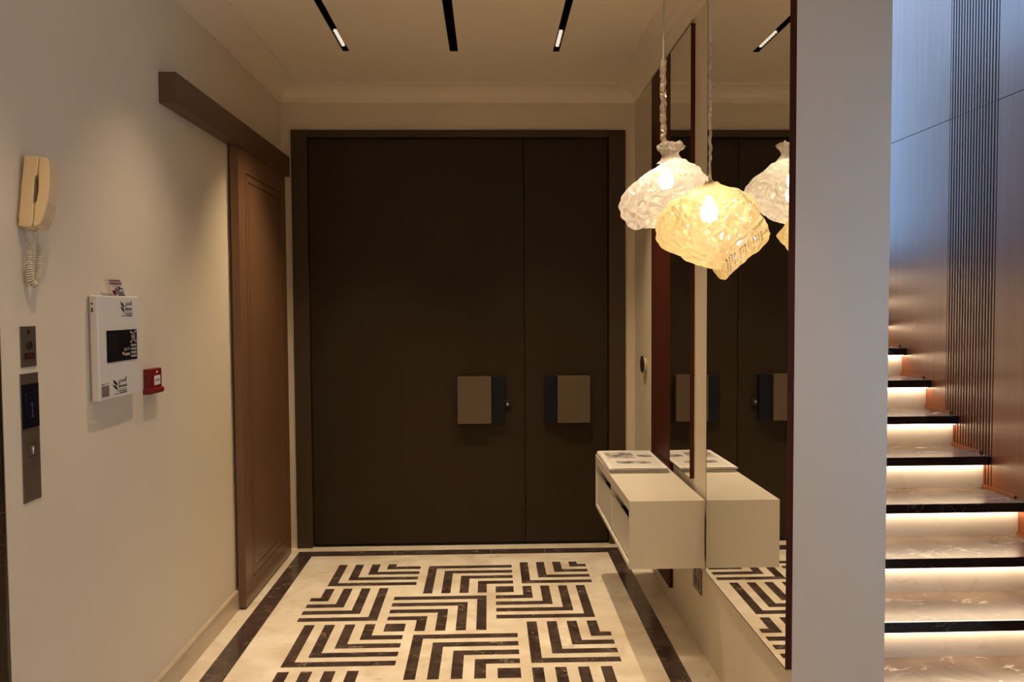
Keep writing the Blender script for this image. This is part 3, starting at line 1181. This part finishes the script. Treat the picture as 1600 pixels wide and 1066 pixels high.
# ------------------------------------------------------------------ pendant lamps in plastic bags
def resample(P, n):
    P = [Vector(p) for p in P]
    seg = [(P[(i + 1) % len(P)] - P[i]).length for i in range(len(P))]
    tot = sum(seg)
    out = []
    for k in range(n):
        d = tot * k / n
        i = 0
        while d > seg[i]:
            d -= seg[i]
            i += 1
        out.append(P[i].lerp(P[(i + 1) % len(P)], d / seg[i]))
    return out


def bag(mb, outline, c, yc, T, seed, wr=.008, n=160, rings=44):
    """closed pillow with the given outline seen from the front and real depth T either side"""
    O = resample(outline, n)
    c = Vector(c)
    grid = []
    for side in (1, -1):
        g = []
        for k in range(rings + 1):
            a = math.pi / 2 * k / rings
            s_ = math.sin(a)
            row = []
            for i in range(n):
                e_ = O[i] - c
                p2 = c + e_ * s_
                y = side * T * max(0.0, math.cos(a)) ** .8
                row.append(Vector((p2.x, yc + y, p2.y)))
            g.append(row)
        grid.append(g)
    cen = Vector((c.x, yc, c.y))

    def crumple(p):
        d = (p - cen)
        q = p * 1.0 + Vector((seed * 3.1, seed * 1.7, seed))
        w_ = Vector((noise.noise(q * 9), noise.noise(q * 9 + Vector((3, 1, 7))), noise.noise(q * 9 + Vector((8, 5, 2))))) * .05
        d1, _ = noise.voronoi((q + w_) * 11)
        cr1 = min(1.0, (d1[1] - d1[0]) * 1.6)
        d2, _ = noise.voronoi((q + w_ * .6) * 26)
        cr2 = min(1.0, (d2[1] - d2[0]) * 1.6)
        r2 = abs(noise.noise(q * 6 + Vector((5, 2, 1))))
        return p + d.normalized() * wr * (1.2 * cr1 + .5 * cr2 - 2.0 * r2 - .3)
    vv = {}

    def V(s_, k, i):
        i %= n
        if k == rings:
            s_ = 0
        if k == 0:
            i = 0
        key_ = (s_, k, i)
        if key_ not in vv:
            vv[key_] = mb.bm.verts.new(crumple(grid[s_][k][i]))
        return vv[key_]
    for s_ in (0, 1):
        for k in range(rings):
            for i in range(n):
                f = [V(s_, k, i), V(s_, k, i + 1), V(s_, k + 1, i + 1), V(s_, k + 1, i)]
                f2 = []
                for v in f:
                    if v not in f2:
                        f2.append(v)
                if len(f2) > 2:
                    try:
                        mb.bm.faces.new(f2)
                    except ValueError:
                        pass
    return mb


def pendant(label, outline, c, yc, T, cordx, bulbpos, neckz, bagm, seed, col, power, neck, glow):
    e0 = empty('pendant_lamp', (cordx, yc, ZC))
    tag(e0, label, 'pendant lamp', 'pendant lamps still wrapped in plastic bags')
    bx, bz = bulbpos
    MB().tube([(cordx, yc, ZC - .02), (cordx, yc, neckz + .1), (cordx + (bx - cordx) * .5, yc, neckz), (bx, yc, bz + .085)], .0028, 8).build('cable', M['wire'], e0, smooth=True)
    MB().lathe([(.001, ZC), (.045, ZC), (.045, ZC - .012), (.038, ZC - .022), (.001, ZC - .022)], (cordx, yc)).build('ceiling_rose', M['cab'], e0)
    hold = MB().lathe([(.001, bz + .09), (.010, bz + .088), (.017, bz + .075), (.018, bz + .035), (.001, bz + .03)], (bx, yc)).build('lamp_holder', M['brass'], e0, smooth=True)
    b = MB().lathe([(.001, bz + .036), (.012, bz + .034), (.015, bz + .02), (.026, bz - .002), (.030, bz - .02), (.026, bz - .038), (.014, bz - .048), (.001, bz - .05)], (bx, yc)).build('bulb', M['bulb'], hold, smooth=True)
    sh = bag(MB(), outline, c, yc, T, seed).build('plastic_bag', bagm, e0, smooth=True)
    # loose film sleeve round the cable
    pts_, rad = [], []
    z = neckz
    top, rr = neck
    k = 0
    while z < top:
        j = noise.noise((k * .6, seed, 0))
        pts_.append((cordx + .006 * j, yc + .006 * noise.noise((k * .5, 3, seed)), z))
        rad.append(rr * (1 + .45 * noise.noise((k * 1.3, 9, seed))))
        z += .012
        k += 1
    MB().tube(pts_, rad, 8, caps=False).build('cable_sleeve', M['sleeve'], e0, smooth=True)
    l = bpy.data.lights.new('bulb_light', 'POINT')
    l.energy = power
    l.color = col
    l.shadow_soft_size = .035
    lo = bpy.data.objects.new('bulb_light', l)
    C.objects.link(lo)
    lo.location = (bx, yc, bz - .075)
    return e0, sh


WO = [(.663, 2.134), (.618, 2.102), (.563, 2.056), (.518, 2.011), (.506, 1.969), (.513, 1.93), (.528, 1.91), (.536, 1.885), (.563, 1.87), (.601, 1.878), (.643, 1.89), (.688, 1.9), (.76, 1.915), (.82, 1.948), (.868, 1.985), (.886, 2.02), (.878, 2.046), (.845, 2.082), (.80, 2.116), (.758, 2.142), (.713, 2.151)]
YO = [(.644, 1.948), (.686, 1.962), (.718, 1.979), (.746, 1.985), (.76, 1.973), (.792, 1.968), (.845, 1.943), (.878, 1.901), (.899, 1.859), (.925, 1.813), (.91, 1.79), (.868, 1.75), (.826, 1.713), (.787, 1.677), (.775, 1.66), (.758, 1.677), (.749, 1.696), (.719, 1.696), (.666, 1.72), (.602, 1.76), (.56, 1.796), (.547, 1.829), (.545, 1.861), (.56, 1.892), (.591, 1.929)]
eW, bW = pendant('lit pendant lamp in a clear crumpled bag tied at the top', WO, (.684, 2.01), 3.15, .14, .679, (.690, 2.085), 2.205, M['bag_white'], 1.3,
                 (1, .78, .52), BULB_P, (2.53, .011), 1)
eY, bY = pendant('lit pendant lamp in a yellowed bag nearest the big mirror', YO, (.725, 1.83), 2.66, .125, .727, (.725, 1.905), 1.985, M['bag_yellow'], 4.2,
                 (1, .78, .48), BULB_P, (2.45, .005), 1)
# gathered knot of film on top of the clear bag
kn = MB()
n, rings = 40, 10
prof = [(.050, 2.135), (.034, 2.150), (.026, 2.165), (.032, 2.178), (.042, 2.190), (.044, 2.202), (.034, 2.212), (.016, 2.206), (.010, 2.196), (.008, 2.19)]
R_ = []
for k, (r, z) in enumerate(prof):
    row = []
    for i in range(n):
        a = 2 * math.pi * i / n
        fr = 1 + .22 * math.sin(a * 9 + k * .3) * (.4 if k < 2 else 1) + .25 * noise.noise((math.cos(a) * 2, math.sin(a) * 2, k * .5))
        row.append(kn.bm.verts.new((.708 + math.cos(a) * r * fr, 3.15 + math.sin(a) * r * fr, z + .010 * noise.noise((math.cos(a) * 3, math.sin(a) * 3, 4 + k * .3)))))
    R_.append(row)
for k in range(len(R_) - 1):
    for i in range(n):
        kn.bm.faces.new((R_[k][i], R_[k][(i + 1) % n], R_[k + 1][(i + 1) % n], R_[k + 1][i]))
kn.build('gathered_knot', M['bag_white'], eW, smooth=True)

# faded instruction print on the yellow bag: rows of small strokes lying on its skin
def skin_print(sh, org, rows_):
    dgp = bpy.context.evaluated_depsgraph_get()
    o0 = ORG[sh.parent.name]
    q = MB()
    from mathutils.bvhtree import BVHTree
    me = sh.data
    bv = BVHTree.FromPolygons([v.co + o0 for v in me.vertices], [p.vertices[:] for p in me.polygons])
    for (x, z, dx, dz, L_, t_) in rows_:
        d = Vector((dx, 0, dz)).normalized()
        nrm = Vector((-d.z, 0, d.x))
        m_ = 5
        prev = None
        for k in range(m_ + 1):
            row = []
            for sgn in (-1, 1):
                p = Vector((x, 0, z)) + d * (L_ * k / m_) + nrm * (sgn * t_ / 2)
                hit = bv.ray_cast(Vector((p.x, 2.3, p.z)), Vector((0, 1, 0)))
                row.append(None if hit[0] is None else hit[0] - Vector((0, .0012, 0)))
            if None in row:
                prev = None
                continue
            cur = [q.bm.verts.new(r_v) for r_v in row]
            if prev:
                q.bm.faces.new((prev[0], prev[1], cur[1], cur[0]))
            prev = cur
    o = q.build('faded_print', M['ink'], sh.parent)
    o['kind'] = 'stuff'
    return o


rw = []
random.seed(11)
for i in range(14):
    u = i / 13
    x, z = .752 + .112 * u, 1.728 + .088 * u
    pos, total = 0, random.choice((.020, .034, .044, .052))
    if i in (4, 9):
        continue
    dx_ = .38
    nn = math.hypot(dx_, 1)
    while pos < total:
        L_ = random.uniform(.003, .011)
        rw.append((x + dx_ / nn * pos, z - pos / nn, dx_, -1, L_, .0017 if pos else .003))
        pos += L_ + random.uniform(.0015, .003)
for i in range(11):
    u = i / 10
    x, z = .795 + .085 * u, 1.955 - .085 * u
    rw.append((x, z, .5 + .4 * random.random(), -.8, .008 + .008 * random.random(), .0020))
    rw.append((x - .006, z - .008, .8, -.5, .007 * random.random() + .004, .0016))
skin_print(bY, None, rw)

# added fill: unseen uplighter behind the camera, put in to brighten the ceiling
ul = empty('added_uplighter', (-1.2, -.4, 0))
tag(ul, 'added unseen fill uplighter behind the viewer', 'added fill light')
MB().lathe([(.001, 0), (.14, 0), (.14, .012), (.03, .03), (.001, .03)], (-1.2, -.4)).build('base', M['black'], ul)
MB().tube([(-1.2, -.4, .02), (-1.2, -.4, 1.66)], .012, 12).build('pole', M['black'], ul)
MB().lathe([(.012, 1.65), (.06, 1.66), (.14, 1.70), (.19, 1.76), (.185, 1.76), (.135, 1.708), (.06, 1.67), (.012, 1.664)], (-1.2, -.4)).build('bowl', M['brass'], ul, smooth=True)
spot('added_fill_light', (-1.2, -.4, 1.765), FILL_UPLIGHT_P, 154, .25, WARM, .08, (math.pi, 0, 0))

# ------------------------------------------------------------------ staircase
ST_Y, ST_T, ST_R, ST_Z = 3.0947, .2726, .1652, .1658
stair = empty('staircase', ((XP + XW) / 2, ST_Y, 0))
struct(stair, 'marble stairs with black edges and lit risers beside the timber wall', 'stairs')
xa, xb_ = XP + .001, XW - .001
NS = 11
for k in range(0, NS):
    yf = ST_Y + (k - 1) * ST_T
    zt = ST_Z + k * ST_R
    yn = yf + ST_T + .055 if k < NS - 1 else 6.99
    ed = .012
    tr_ = MB().box(xa, xb_, yf + ed, yn, zt - .042, zt).build('tread', M['stone_top'], stair)
    MB().box(xa, xb_, yf, yf + ed, zt - .042, zt).build('nosing', M['stone_black'], tr_, bevel=.0012)
    zb = zt - ST_R if k > 0 else 0
    rs_ = MB().box(xa, xb_, yf + .055, yf + .075, zb, zt - .042).build('riser', M['riser'], stair)
    MB().box(xa + .004, xb_ - .004, yf + .030, yf + .044, zt - .0475, zt - .0425).build('led_strip', M['led'], rs_)
    MB().box(XW - .010, XW, yf + .076 if k else yf, yn - .002, zt, zt + .016).build('edge_bead', M['veneer'], stair)

# ------------------------------------------------------------------ timber wall of the stairs
tw = MB().box(XW + .022, XW + .12, YB, WY0, 0, 6).box(XW + .022, XW + .12, WY1, 7.2, 0, 6)
tw.box(XW + .022, XW + .12, WY0, WY1, 0, WZ0).box(XW + .022, XW + .12, WY0, WY1, WZ1, 6)
tw = tw.build('wall_timber', M['slat_back'])
struct(tw, 'tall timber panelled wall with a slatted strip beside the stairs', 'wall')
g = .003
zj = [0, 2.568, 5.136, 6.0]
SLN, SLF = 3.9036, 4.3188
cols = [YB, -.9, WY0, WY1, SLN]
for a, b in list(zip(cols[:-1], cols[1:])) + [(SLF, 5.57), (5.57, 7.0)]:
    for c, d in (zip(zj[:-1], zj[1:]) if a != WY0 else ((0, WZ0), (WZ1, 5.136), (5.136, 6.0))):
        MB().box(XW, XW + .022, a + (g if a not in (SLF,) else 0) * .5, b - g * .5, c + g, d - g * .2).build('timber_panel', M['veneer'], tw)
NSL = 17
pt = (SLF - SLN) / NSL
MB().box(XW + .0031, XW + .0219, SLN, SLF, 0, 6).build('groove_backing', M['slat_back'], tw)
for k in range(NSL):
    ya = SLN + pt * k + pt * .30
    for c, d in zip(zj[:-1], zj[1:]):
        MB().box(XW + .0005, XW + .003, ya, ya + pt * .52, c + g, d - g * .2).build('slat', M['slat'], tw)
